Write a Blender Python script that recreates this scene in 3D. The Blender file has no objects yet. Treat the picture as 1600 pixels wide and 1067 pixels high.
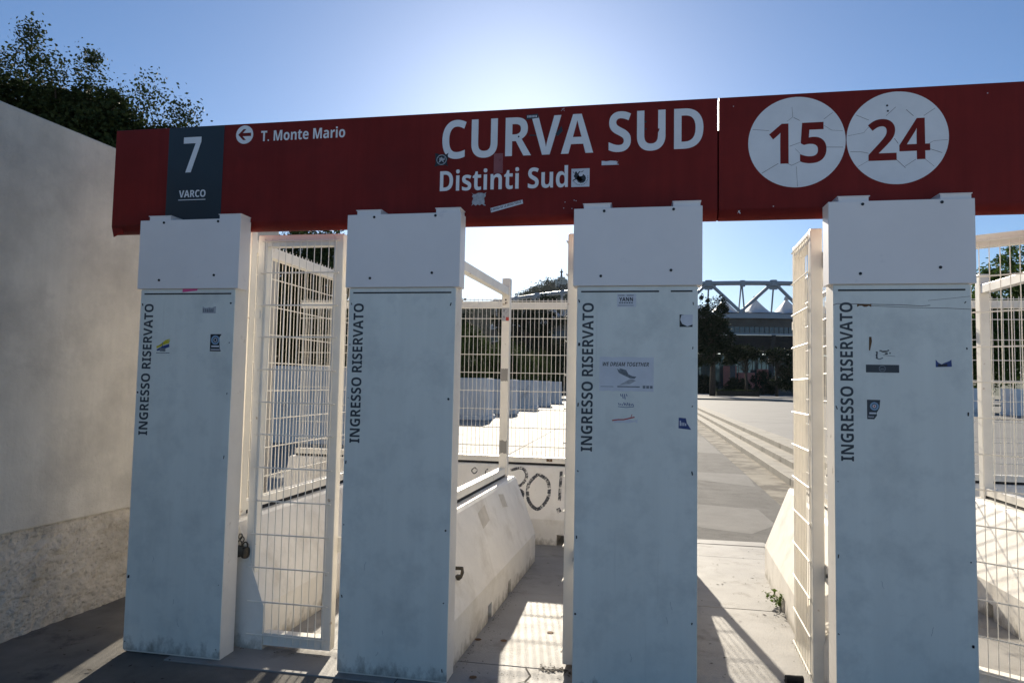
import bpy, bmesh, math, random
import numpy as np
from mathutils import Vector, Matrix, noise
R = math.radians
rnd = random.Random(7)
SC = bpy.context.scene
COL = SC.collection

# ------------------------------------------------------------------ camera
cam_d = bpy.data.cameras.new('camera')
cam = bpy.data.objects.new('camera', cam_d); COL.objects.link(cam); SC.camera = cam
yaw, pit, rol = R(-10.48), R(3.47), R(1.10)
Fv = Vector((math.sin(yaw)*math.cos(pit), math.cos(yaw)*math.cos(pit), math.sin(pit)))
Rv = Fv.cross(Vector((0, 0, 1))).normalized(); Uv = Rv.cross(Fv)
R2 = math.cos(rol)*Rv + math.sin(rol)*Uv
U2 = -math.sin(rol)*Rv + math.cos(rol)*Uv
cam.matrix_world = Matrix(((R2.x, U2.x, -Fv.x, .01), (R2.y, U2.y, -Fv.y, -3.609), (R2.z, U2.z, -Fv.z, 1.598), (0, 0, 0, 1)))
cam_d.sensor_width = 36; cam_d.lens = 36*1067.5/1600
cam_d.clip_start = .05; cam_d.clip_end = 6000

# ------------------------------------------------------------------ sky, sun, exposure
SUN_EL, SUN_AZ = 21.6, -10.0           # azimuth measured from +Y towards +X
w = bpy.data.worlds.new('World'); SC.world = w; w.use_nodes = True
nt = w.node_tree; bg = nt.nodes['Background']
sky = nt.nodes.new('ShaderNodeTexSky'); sky.sky_type = 'NISHITA'; sky.sun_disc = False
sky.sun_elevation = R(SUN_EL); sky.sun_rotation = R(SUN_AZ)
sky.air_density = 1.0; sky.dust_density = .44; sky.ozone_density = 6.0; sky.altitude = 30
nt.links.new(sky.outputs[0], bg.inputs[0]); bg.inputs[1].default_value = .05
sun_d = bpy.data.lights.new('sun', 'SUN'); sun_d.energy = 4.0; sun_d.angle = R(.53); sun_d.color = (1, .90, .74)
sun = bpy.data.objects.new('sun', sun_d); COL.objects.link(sun)
sdir = Vector((math.sin(R(SUN_AZ))*math.cos(R(SUN_EL)), math.cos(R(SUN_AZ))*math.cos(R(SUN_EL)), math.sin(R(SUN_EL))))
sun.rotation_euler = sdir.to_track_quat('Z', 'Y').to_euler(); sun.location = (0, 0, 40)
vs = SC.view_settings
vs.view_transform = 'Standard'; vs.look = 'None'; vs.gamma = 1; vs.use_curve_mapping = False; vs.exposure = 1.2

# ------------------------------------------------------------------ materials
MATS = {}
def mat(name, col, rough=.6, var=.0, scale=3., stretch=(1, 1, 1), bump=0., bscale=60., dark=None, dthr=.62, dscale=2., dsoft=.06,
        metal=0., spec=.4, trans=0., streak=None, alpha_noise=None, grime=None):
    """principled paint / stone with object-space noise: overall variation, separate stains, fine relief"""
    m = bpy.data.materials.new(name); m.use_nodes = True; MATS[name] = m
    n, l = m.node_tree.nodes, m.node_tree.links
    p = n['Principled BSDF']; p.inputs['Roughness'].default_value = rough
    p.inputs['Metallic'].default_value = metal; p.inputs['Specular IOR Level'].default_value = spec
    tc = n.new('ShaderNodeTexCoord'); geo = n.new('ShaderNodeNewGeometry')
    vec = geo.outputs['Position']
    out = None
    rgb = n.new('ShaderNodeRGB'); rgb.outputs[0].default_value = (*col, 1); out = rgb.outputs[0]
    def nz(sc, st=(1, 1, 1), det=6, ro=.6):
        mp = n.new('ShaderNodeMapping'); mp.inputs['Scale'].default_value = st; l.new(vec, mp.inputs[0])
        t = n.new('ShaderNodeTexNoise'); t.inputs['Scale'].default_value = sc; t.inputs['Detail'].default_value = det; t.inputs['Roughness'].default_value = ro
        l.new(mp.outputs[0], t.inputs['Vector']); return t.outputs['Fac']
    def mul(a, fac_out, lo, hi):
        mr = n.new('ShaderNodeMapRange'); mr.inputs[1].default_value = .3; mr.inputs[2].default_value = .7
        mr.inputs[3].default_value = lo; mr.inputs[4].default_value = hi; l.new(fac_out, mr.inputs[0])
        mx = n.new('ShaderNodeMix'); mx.data_type = 'RGBA'; mx.blend_type = 'MULTIPLY'; mx.inputs[0].default_value = 1
        l.new(a, mx.inputs[6]); l.new(mr.outputs[0], mx.inputs[7]); return mx.outputs[2]
    if var: out = mul(out, nz(scale, stretch), 1-var, 1+var)
    if streak: out = mul(out, nz(streak[0], streak[1]), 1-streak[2], 1+streak[2]*.5)
    if dark is not None:
        f = nz(dscale, (1, 1, 1), 9, .65)
        mr = n.new('ShaderNodeMapRange'); mr.inputs[1].default_value = dthr-dsoft; mr.inputs[2].default_value = dthr+dsoft; l.new(f, mr.inputs[0])
        mx = n.new('ShaderNodeMix'); mx.data_type = 'RGBA'; l.new(mr.outputs[0], mx.inputs[0]); l.new(out, mx.inputs[6]); mx.inputs[7].default_value = (*dark, 1)
        out = mx.outputs[2]
    if grime:   # splashed dirt round the foot and thin dirty runs, both broken up by noise
        sep = n.new('ShaderNodeSeparateXYZ'); l.new(vec, sep.inputs[0])
        hz_ = n.new('ShaderNodeMapRange'); hz_.inputs[1].default_value = .16; hz_.inputs[2].default_value = .0; hz_.inputs[3].default_value = 0; hz_.inputs[4].default_value = .42; l.new(sep.outputs[2], hz_.inputs[0])
        ad = n.new('ShaderNodeMath'); ad.operation = 'ADD'; l.new(nz(14, (1, 1, .6), 9, .7), ad.inputs[0]); l.new(hz_.outputs[0], ad.inputs[1])
        th = n.new('ShaderNodeMapRange'); th.inputs[1].default_value = .70; th.inputs[2].default_value = .95; th.inputs[4].default_value = .75; l.new(ad.outputs[0], th.inputs[0])
        run = n.new('ShaderNodeMapRange'); run.inputs[1].default_value = .66; run.inputs[2].default_value = .82; run.inputs[4].default_value = .16; l.new(nz(9, (3, 3, .09), 5, .6), run.inputs[0])
        mxx = n.new('ShaderNodeMath'); mxx.operation = 'MAXIMUM'; l.new(th.outputs[0], mxx.inputs[0]); l.new(run.outputs[0], mxx.inputs[1])
        mx = n.new('ShaderNodeMix'); mx.data_type = 'RGBA'; l.new(mxx.outputs[0], mx.inputs[0]); l.new(out, mx.inputs[6]); mx.inputs[7].default_value = (*grime, 1); out = mx.outputs[2]
    l.new(out, p.inputs['Base Color'])
    if var:
        rr = n.new('ShaderNodeMapRange'); rr.inputs[3].default_value = max(.05, rough-.12); rr.inputs[4].default_value = min(1, rough+.12)
        l.new(nz(scale*2.3), rr.inputs[0]); l.new(rr.outputs[0], p.inputs['Roughness'])
    if bump:
        b = n.new('ShaderNodeBump'); b.inputs['Strength'].default_value = bump; b.inputs['Distance'].default_value = .02
        l.new(nz(bscale, stretch, 8, .65), b.inputs['Height']); l.new(b.outputs[0], p.inputs['Normal'])
    if trans:
        o = n['Material Output']; tr = n.new('ShaderNodeBsdfTranslucent'); l.new(out, tr.inputs[0])
        ms = n.new('ShaderNodeMixShader'); ms.inputs[0].default_value = trans
        l.new(p.outputs[0], ms.inputs[1]); l.new(tr.outputs[0], ms.inputs[2]); l.new(ms.outputs[0], o.inputs[0])
    if alpha_noise:
        sc, thr = alpha_noise
        mr = n.new('ShaderNodeMapRange'); mr.inputs[1].default_value = thr-.1; mr.inputs[2].default_value = thr+.1; l.new(nz(sc, (1, 1, 1), 4, .7), mr.inputs[0])
        l.new(mr.outputs[0], p.inputs['Alpha'])
    return m

mat('panel_paint', (.79, .80, .735), .42, .035, 1.6, (1, 1, .6), bump=.05, bscale=6, streak=(6, (2, 2, .12), .05), dark=(.63, .645, .60), dthr=.60, dscale=4.5, dsoft=.12, grime=(.17, .16, .135))
mat('cap_paint', (.85, .805, .775), .4, .035, 2.5, bump=.02, bscale=20, dark=(.66, .63, .62), dthr=.70, dscale=7)
mat('cream_paint', (.80, .755, .69), .45, .07, 4, bump=.03, bscale=40, dark=(.42, .36, .29), dthr=.68, dscale=9, dsoft=.05)
mat('fence_paint', (.82, .78, .70), .4, .08, 5, dark=(.40, .28, .17), dthr=.69, dscale=12, dsoft=.04)
mat('wire_paint', (.81, .77, .69), .4, .08, 9)
mat('barrier_paint', (.84, .80, .73), .55, .09, 2.5, bump=.08, bscale=45, dark=(.60, .55, .47), dthr=.60, dscale=2.6, dsoft=.12, grime=(.26, .23, .18))
mat('sign_red', (.195, .020, .016), .55, .16, 2.0, streak=(4, (6, 6, .3), .12), dark=(.14, .018, .015), dthr=.62, dscale=2.5, dsoft=.12, bump=.01, bscale=10, spec=.12)
mat('sign_dark', (.022, .032, .038), .4, .1, 3)
mat('sign_white', (.80, .80, .80), .5, .06, 6)
mat('letter_grey', (.045, .055, .065), .5, .12, 12)
mat('black_ink', (.02, .022, .025), .5)
mat('bolt_dark', (.03, .03, .032), .4, metal=.6)
mat('crack_dark', (.09, .06, .055), .8)
mat('concrete_wall', (.60, .56, .495), .85, .10, 3.2, bump=.6, bscale=38, streak=(3, (6, 6, .3), .05), dark=(.44, .41, .365), dthr=.58, dscale=2.1, dsoft=.12)
mat('roughcast', (.57, .52, .45), .95, .14, 14, bump=.8, bscale=70, dark=(.36, .33, .28), dthr=.60, dscale=3, dsoft=.14)
mat('slab_concrete', (.285, .273, .257), .68, .14, 2.3, bump=.2, bscale=70, dark=(.17, .157, .137), dthr=.62, dscale=3.1, dsoft=.08)
mat('asphalt_and_shade', (.15, .14, .125), .9, .22, 5, bump=.5, bscale=160, dark=(.055, .053, .05), dthr=.60, dscale=2.2, dsoft=.05)
mat('asphalt', (.098, .094, .090), .92, .22, 2.2, bump=.5, bscale=120, dark=(.062, .058, .055), dthr=.58, dscale=2.4)
mat('asphalt_patch', (.16, .154, .146), .92, .12, 1.8, bump=.4, bscale=120, dark=(.13, .125, .118), dthr=.64, dscale=2)
mat('dirt_strip', (.25, .22, .17), .95, .2, 3, bump=.4, bscale=50, dark=(.065, .052, .036), dthr=.51, dscale=1.6, dsoft=.08)
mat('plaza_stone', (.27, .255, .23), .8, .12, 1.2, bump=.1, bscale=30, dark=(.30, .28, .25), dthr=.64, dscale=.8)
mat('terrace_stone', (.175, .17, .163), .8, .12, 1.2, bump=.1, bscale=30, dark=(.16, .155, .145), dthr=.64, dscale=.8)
mat('bounce_stone', (.50, .475, .42), .85, .1, 1.2, bump=.1, bscale=30)
mat('step_stone', (.29, .265, .22), .85, .12, 2, bump=.15, bscale=40, dark=(.16, .14, .11), dthr=.62, dscale=3)
mat('earth', (.16, .15, .11), .95, .2, .05)
mat('marble', (.72, .72, .72), .7, .08, 1.5, bump=.1, bscale=20, dark=(.38, .38, .38), dthr=.66, dscale=1.2)
mat('bark', (.075, .058, .043), .9, .2, 6, bump=.6, bscale=25)
mat('leaf_oak', (.036, .052, .020), .75, 0.35, 1.6, spec=.08, trans=0.18)
mat('leaf_shrub', (.028, .046, .012), .75, 0.4, 0.6, spec=.08, trans=0.25)
mat('leaf_pine', (.022, .034, .016), .8, .3, .4, spec=.05, trans=.1)
mat('leaf_green', (.055, .10, .022), .75, 0.35, 0.5, spec=.08, trans=0.35)
mat('leaf_weed', (.10, .15, .035), .75, 0.3, 12, spec=.08, trans=0.35)
mat('hill_wood', (.050, .066, .036), .8, .35, .03, trans=.1)
mat('hill_earth', (.055, .066, .035), .95, .3, .01)
mat('lock_metal', (.075, .065, .05), .5, .3, 40, metal=.5)
mat('rubber', (.012, .012, .013), .7)
mat('paper', (.66, .67, .70), .6, .06, 14)
mat('paper_grey', (.40, .41, .43), .7, .25, 60)
mat('ink_blue', (.03, .06, .20), .5, .2, 30)
mat('ink_yellow', (.62, .52, .03), .5, .1, 30)
mat('ink_red', (.45, .04, .03), .5)
mat('ink_pink', (.75, .10, .28), .5)
mat('ink_grey', (.17, .19, .21), .6, .3, 90)
mat('ink_lightblue', (.25, .38, .52), .5)
mat('film', (.27, .075, .07), .3, .1, 20)
mat('spray', (.09, .092, .10), .8, alpha_noise=(24, .47))
mat('residue', (.73, .73, .69), .6, .06, 20)
mat('residue_dark', (.70, .705, .675), .5, .05, 9)
mat('old_paper', (.60, .55, .47), .8, .12, 14)
mat('rust', (.14, .075, .035), .9, .3, 30)
mat('steel_white', (.36, .375, .40), .45, .06, .4)
mat('tent', (.70, .72, .74), .6, .05, .2, trans=.22)
mat('stand_dark', (.075, .078, .08), .9, .15, .3)
mat('stand_brown', (.11, .095, .08), .9, .25, .5)
mat('rib_dark', (.05, .052, .056), .9)
mat('pink_wall', (.42, .16, .13), .9, .1, .4)
mat('pale_wall', (.55, .52, .45), .9, .1, .4)
mat('litter', (.05, .038, .024), .9, .3, 20)
g = mat('glass', (.10, .14, .17), .08, spec=.6)
g.node_tree.nodes['Principled BSDF'].inputs['Metallic'].default_value = .55
mat('glass_dark', (.045, .065, .085), .12, spec=.6)

# ------------------------------------------------------------------ mesh helpers
class M:
    def __init__(s): s.v = []; s.f = []
    def add(s, vs, fs):
        o = len(s.v); s.v += [tuple(p) for p in vs]; s.f += [tuple(i+o for i in f) for f in fs]; return s
    def box(s, x0, x1, y0, y1, z0, z1):
        return s.add([(x0, y0, z0), (x1, y0, z0), (x1, y1, z0), (x0, y1, z0), (x0, y0, z1), (x1, y0, z1), (x1, y1, z1), (x0, y1, z1)],
                     [(0, 3, 2, 1), (4, 5, 6, 7), (0, 1, 5, 4), (1, 2, 6, 5), (2, 3, 7, 6), (3, 0, 4, 7)])
    def tube(s, pts, r, n=6, cap=True):
        pts = [Vector(p) for p in pts]; rs = r if isinstance(r, (list, tuple)) else [r]*len(pts)
        o = len(s.v); a = None
        for i, p in enumerate(pts):
            d = (pts[min(i+1, len(pts)-1)]-pts[max(i-1, 0)]).normalized()
            if a is None: a = d.orthogonal().normalized()
            a = (a-d*a.dot(d)).normalized(); b = d.cross(a)
            for k in range(n):
                t = 2*math.pi*k/n; s.v.append(tuple(p+(a*math.cos(t)+b*math.sin(t))*rs[i]))
        for i in range(len(pts)-1):
            for k in range(n):
                k2 = (k+1) % n; s.f.append((o+i*n+k, o+i*n+k2, o+(i+1)*n+k2, o+(i+1)*n+k))
        if cap:
            s.f.append(tuple(o+k for k in reversed(range(n)))); s.f.append(tuple(o+(len(pts)-1)*n+k for k in range(n)))
        return s
    def bar(s, p, q, wd, ht):
        """rectangular bar from p to q, ht measured towards +z"""
        p, q = Vector(p), Vector(q); d = (q-p).normalized(); a = d.cross(Vector((0, 0, 1)))
        a = Vector((1, 0, 0)) if a.length < 1e-4 else a.normalized(); b = a.cross(d).normalized()
        vs = [c+a*(i*wd/2)+b*(j*ht/2) for c in (p, q) for i, j in ((-1, -1), (1, -1), (1, 1), (-1, 1))]
        return s.add(vs, [(0, 1, 2, 3), (7, 6, 5, 4), (0, 4, 5, 1), (1, 5, 6, 2), (2, 6, 7, 3), (3, 7, 4, 0)])
    def prism(s, prof, y0, y1, caps=(True, True)):
        """closed profile of (x,z), swept along y"""
        n = len(prof); o = len(s.v)
        s.v += [(x, y0, z) for x, z in prof]+[(x, y1, z) for x, z in prof]
        for k in range(n): s.f.append((o+k, o+(k+1) % n, o+n+(k+1) % n, o+n+k))
        if caps[0]: s.f.append(tuple(o+k for k in reversed(range(n))))
        if caps[1]: s.f.append(tuple(o+n+k for k in range(n)))
        return s
    def mesh(s, name):
        me = bpy.data.meshes.new(name); me.from_pydata(s.v, [], s.f); me.update()
        bm = bmesh.new(); bm.from_mesh(me); bmesh.ops.recalc_face_normals(bm, faces=bm.faces); bm.to_mesh(me); bm.free(); return me
    def build(s, name, m, parent=None, bevel=0, smooth=False):
        me = s.mesh(name)
        return link(name, me, m, parent, bevel, smooth)
def link(name, me, m, parent=None, bevel=0, smooth=False):
    if m and not me.materials: me.materials.append(MATS[m])
    if smooth: me.polygons.foreach_set('use_smooth', [True]*len(me.polygons))
    o = bpy.data.objects.new(name, me); COL.objects.link(o); o.parent = parent
    if bevel:
        b = o.modifiers.new('bevel', 'BEVEL'); b.width = bevel; b.segments = 2; b.limit_method = 'ANGLE'; b.angle_limit = R(40)
    return o
def empty(name, loc=(0, 0, 0), rz=0):
    o = bpy.data.objects.new(name, None); COL.objects.link(o); o.location = loc; o.rotation_euler.z = rz; o.empty_display_size = .2; return o
def tag(o, label=None, cat=None, group=None, kind=None):
    if label: o['label'] = label
    if cat: o['category'] = cat
    if group: o['group'] = group
    if kind: o['kind'] = kind
    return o
def copy_tree(o, parent=None):
    c = o.copy(); COL.objects.link(c); c.parent = parent
    for ch in list(o.children): copy_tree(ch, c)
    return c

def bold_letters(t):
    # the sans-serif bold alphabet of the built-in font's symbol range
    o = ''
    for c in t:
        if 'A' <= c <= 'Z': o += chr(0x1D5D4+ord(c)-65)
        elif 'a' <= c <= 'z': o += chr(0x1D5EE+ord(c)-97)
        elif '0' <= c <= '9': o += chr(0x1D7EC+ord(c)-48)
        else: o += c
    return o
def text_mesh(body, x0, x1, z0, z1, y, depth=.0015, bold=.0, rot=False, shear=0., lsp=1.):
    """flat lettering fitted into a box on a wall that faces -y; rot: reads upwards"""
    cu = bpy.data.curves.new('t', 'FONT'); cu.body = bold_letters(body); cu.size = 1; cu.offset = bold; cu.shear = shear; cu.space_character = lsp
    cu.resolution_u = 6; cu.fill_mode = 'BOTH'; cu.extrude = .01
    o = bpy.data.objects.new('t', cu); COL.objects.link(o)
    bpy.context.view_layer.update()
    me = bpy.data.meshes.new_from_object(o.evaluated_get(bpy.context.evaluated_depsgraph_get()))
    bpy.data.objects.remove(o); bpy.data.curves.remove(cu)
    n = len(me.vertices); a = np.empty(n*3, 'f'); me.vertices.foreach_get('co', a); a = a.reshape(-1, 3)
    lo, hi = a.min(0), a.max(0); u = (a[:, 0]-lo[0])/(hi[0]-lo[0]); v = (a[:, 1]-lo[1])/(hi[1]-lo[1]); d = (a[:, 2]-lo[2])/(hi[2]-lo[2])
    b = np.empty_like(a)
    if rot: b[:, 0] = x1-v*(x1-x0); b[:, 2] = z0+u*(z1-z0)
    else: b[:, 0] = x0+u*(x1-x0); b[:, 2] = z0+v*(z1-z0)
    b[:, 1] = y-d*depth
    me.vertices.foreach_set('co', b.ravel()); me.materials.clear(); me.update(); return me
def text(name, body, x0, x1, z0, z1, y, m, parent, **k):
    return link(name, text_mesh(body, x0, x1, z0, z1, y, **k), m, parent)
def flat(name, polys, y, m, parent, depth=.001):
    """polygons of (x,z) points as a thin sheet on a wall that faces -y"""
    me = M()
    for p in polys:
        n = len(p)
        me.add([(x, y, z) for x, z in p]+[(x, y-depth, z) for x, z in p],
               [tuple(range(n)), tuple(range(2*n-1, n-1, -1))]+[(k, (k+1) % n, n+(k+1) % n, n+k) for k in range(n)])
    return me.build(name, m, parent)
def rect(x0, z1, x1, z0): return [(x0, z0), (x1, z0), (x1, z1), (x0, z1)]
def disc(cx, cz, r, n=40, ph=0): return [(cx+r*math.cos(2*math.pi*k/n+ph), cz+r*math.sin(2*math.pi*k/n+ph)) for k in range(n)]
def ring(cx, cz, r0, r1, n=32):
    out = []
    for k in range(n):
        a, b = 2*math.pi*k/n, 2*math.pi*(k+1)/n
        out.append([(cx+r0*math.cos(a), cz+r0*math.sin(a)), (cx+r1*math.cos(a), cz+r1*math.sin(a)), (cx+r1*math.cos(b), cz+r1*math.sin(b)), (cx+r0*math.cos(b), cz+r0*math.sin(b))])
    return out
def stroke(pts, wd):
    """thin polygons along a line of (x,z) points"""
    out = []
    for (a, b), (c, d) in zip(pts, pts[1:]):
        L = math.hypot(c-a, d-b) or 1; nx, nz = -(d-b)/L*wd/2, (c-a)/L*wd/2
        out.append([(a-nx, b-nz), (c-nx, d-nz), (c+nx, d+nz), (a+nx, b+nz)])
    return out
def torn(x0, z1, x1, z0, n=6, amt=.12, sides='tr', seed=1):
    """rectangle with ragged edges"""
    q = random.Random(seed); p = []
    def edge(a, b, side):
        for k in range(n):
            t = k/n; x = a[0]+(b[0]-a[0])*t; z = a[1]+(b[1]-a[1])*t
            if side in sides and k:
                e = q.uniform(0, amt)
                if side == 't': z -= e*(z1-z0)*2
                if side == 'b': z += e*(z1-z0)*2
                if side == 'r': x -= e*(x1-x0)*2
                if side == 'l': x += e*(x1-x0)*2
            p.append((x, z))
    edge((x0, z0), (x1, z0), 'b'); edge((x1, z0), (x1, z1), 'r'); edge((x1, z1), (x0, z1), 't'); edge((x0, z1), (x0, z0), 'l')
    return p

# ------------------------------------------------------------------ ground
def sheet(name, quads, m, z=None):
    me = M()
    for q in quads: me.add([(x, y, z) for x, y in q], [(0, 1, 2, 3)])
    return me.build(name, m)
def rq(x0, x1, y0, y1): return [(x0, y0), (x1, y0), (x1, y1), (x0, y1)]
tag(sheet('ground', [rq(-3000, 3000, -400, 4000)], 'earth', -.06), kind='structure')
tag(sheet('road', [rq(-30, 30, -1.6, .02), rq(-30, -2.62, .02, 3.72)], 'asphalt_and_shade', -.006), kind='structure')  # second piece is concrete in shade, painted with the dark asphalt colour
tag(sheet('bounce_paving', [rq(-60, 60, -80, -1.6)], 'bounce_stone', -.006), kind='structure')  # unseen pale paving, added to bounce sunlight onto the gate fronts
pl = M().box(-60, .32, 3.72, 90, -.3, -.002)
pl = tag(pl.build('plaza', 'plaza_stone'), kind='structure')
# shallow paving strips of the plaza, each a slab of its own
k = 0
for i, y0 in enumerate([3.74, 6.2, 8.7, 11.2, 13.7, 16.2, 18.7, 21.2, 23.7, 26.2]):
    for j, x0 in enumerate([-10.3, -7.8, -5.3, -2.8, -.3]):
        x1 = x0+2.485 if j < 4 else .30
        h = -.002+.006+rnd.random()*.006
        M().box(x0, x1, y0, y0+2.485, -.05, h).build('paving_slab', 'plaza_stone', pl, bevel=.004)
pad = empty('pavement'); tag(pad, kind='structure')
base = M().box(-2.6, 6.5, .02, 3.72, -.3, -.012).build('bedding', 'earth', pad)
xs = [-2.62, -1.25, .02, 1.27, 3.4, 6.4]; ys = [-.06, .305, 1.66, 3.2, 3.715]
for i in range(len(xs)-1):
    for j in range(len(ys)-1):
        gsm = .0022
        M().box(xs[i]+gsm, xs[i+1]-gsm, ys[j]+gsm*1.4, ys[j+1]-gsm*1.4, -.1, rnd.uniform(-.0012, .0012)).build('concrete_slab', 'slab_concrete', pad, bevel=.003)
# joints filled with dirt between the slabs
M().box(-2.6, 6.3, -.05, 3.7, -.09, -.004).build('joint_filler', 'litter', pad)
for x, y in ((-.796, .662), (-.531, .871), (-.857, .107), (-.955, .644)):
    M().add(*(lambda n: ([(x+.021*math.cos(2*math.pi*k/n), y+.021*math.sin(2*math.pi*k/n), .003) for k in range(n)], [tuple(range(n))]))(16)).build('anchor_plug', 'rust', pad)
# crack that splits the slab near the third post
cr = M()
for pts in (((-.60, .30), (-.555, .20), (-.575, .12), (-.64, .06), (-.72, .02)), ((-.575, .12), (-.50, .07), (-.44, .05))):
    for (a, b), (c, d) in zip(pts, pts[1:]):
        L = math.hypot(c-a, d-b); nx, ny = -(d-b)/L*.003, (c-a)/L*.003
        cr.add([(a-nx, b-ny, .0025), (c-nx, d-ny, .0025), (c+nx, d+ny, .0025), (a+nx, b+ny, .0025)], [(0, 1, 2, 3)])
cr.build('crack', 'litter', pad)
# asphalt lane behind the open gate, with patches, dirt strip and steps
lane = tag(M().box(.32, 2.2, 3.72, 62, -.3, -.0045).build('asphalt_lane', 'asphalt'), kind='structure')
def patch(pts, h, m):
    M().add([(x, y, h) for x, y in pts], [tuple(range(len(pts)))]).build('asphalt_patch', m, lane)
patch([(.40, 6.2), (.40, 4.9), (.75, 4.55), (1.25, 4.35), (1.62, 4.95), (1.58, 5.97), (.83, 6.15)], -.0032, 'asphalt_patch')
patch([(1.15, 8.6), (1.9, 8.1), (2.0, 9.7), (1.1, 9.8), (.5, 9.8), (.5, 8.9)], -.0032, 'asphalt_patch')
patch([(.34, 3.74), (1.36, 3.76), (1.30, 3.95), (.34, 3.92)], -.002, 'slab_concrete')
patch([(.36, 14), (2.0, 13.6), (2.05, 19), (.36, 20)], -.0032, 'asphalt_patch')
SL = .0122
def sx(x, y): return x+(y-10)*SL
tag(M().add([(sx(1.99, 3.74), 3.74, -.002), (sx(2.55, 3.74), 3.74, -.002), (sx(2.55, 62), 62, -.002), (sx(1.99, 62), 62, -.002)], [(0, 1, 2, 3)]).build('gutter', 'dirt_strip'), kind='structure')
st = empty('steps'); tag(st, kind='structure')
for kx, z in ((2.51, .12), (2.82, .24), (3.14, .36)):
    y = 4.6
    while y < 44:
        L = rnd.uniform(1.7, 2.3); y2 = min(44, y+L); e = rnd.uniform(-.004, .004)
        xa, xb = sx(kx, y)+e, sx(kx, y2)+e
        M().add([(xa, y+.004, z-.14), (xb, y2-.004, z-.14), (xb, y2-.004, z), (xa, y+.004, z), (xa+.5, y+.004, z-.14), (xb+.5, y2-.004, z-.14), (xb+.5, y2-.004, z), (xa+.5, y+.004, z)],
                [(0, 1, 2, 3), (7, 6, 5, 4), (3, 2, 6, 7), (0, 3, 7, 4), (1, 5, 6, 2)]).build('step_block', 'step_stone', st, bevel=.008)
        y = y2
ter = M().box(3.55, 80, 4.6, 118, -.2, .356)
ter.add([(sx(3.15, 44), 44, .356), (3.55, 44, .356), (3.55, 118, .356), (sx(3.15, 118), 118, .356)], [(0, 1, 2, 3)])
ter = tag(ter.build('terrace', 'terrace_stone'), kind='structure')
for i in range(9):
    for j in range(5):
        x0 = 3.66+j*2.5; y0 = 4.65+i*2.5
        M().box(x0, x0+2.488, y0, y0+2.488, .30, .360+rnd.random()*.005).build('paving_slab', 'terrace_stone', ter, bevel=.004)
kerb = tag(M().box(4, 60, 64.0, 64.25, .36, .5).build('kerb', 'step_stone'), kind='structure')
tag(M().box(-40, 90, 90.5, 125, -.3, .30).build('far_road', 'asphalt'), kind='structure')

# ------------------------------------------------------------------ retaining wall on the left
wall = empty('retaining_wall', (-3.709, 0, 0), -R(4.45))
tag(wall, 'tall pale concrete wall with a rough plinth left of the gate', 'wall')
M().box(-.40, .004, -9, 2.58, .635, 3.215).build('wall_face', 'concrete_wall', wall, bevel=.012)
gm = M(); NX, NZ = 560, 76; Y0, Y1 = -2.6, 2.56
vv = []
for i in range(NX+1):
    for j in range(NZ+1):
        y = Y0+(Y1-Y0)*i/NX; z = -.03+.665*j/NZ
        p = Vector((y*5, z*6, 3)); d = noise.fractal(p, .9, 2.1, 3)*.012+noise.fractal(p*3.1, .7, 2.1, 3)*.011-max(0, noise.noise(p*7.7)-.15)*.024-max(0, noise.noise(p*4.3)-.25)*.022
        d += .03*max(0, .35-z)
        vv.append((-.012+d, y, z))
ff = [(i*(NZ+1)+j, (i+1)*(NZ+1)+j, (i+1)*(NZ+1)+j+1, i*(NZ+1)+j+1) for i in range(NX) for j in range(NZ)]
gm.add(vv, ff); gm.box(-.38, -.05, -9, 2.55, -.1, .634); gm.box(-.06, -.012, -9, -2.55, -.1, .634)
gm.build('plinth', 'roughcast', wall)

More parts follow.
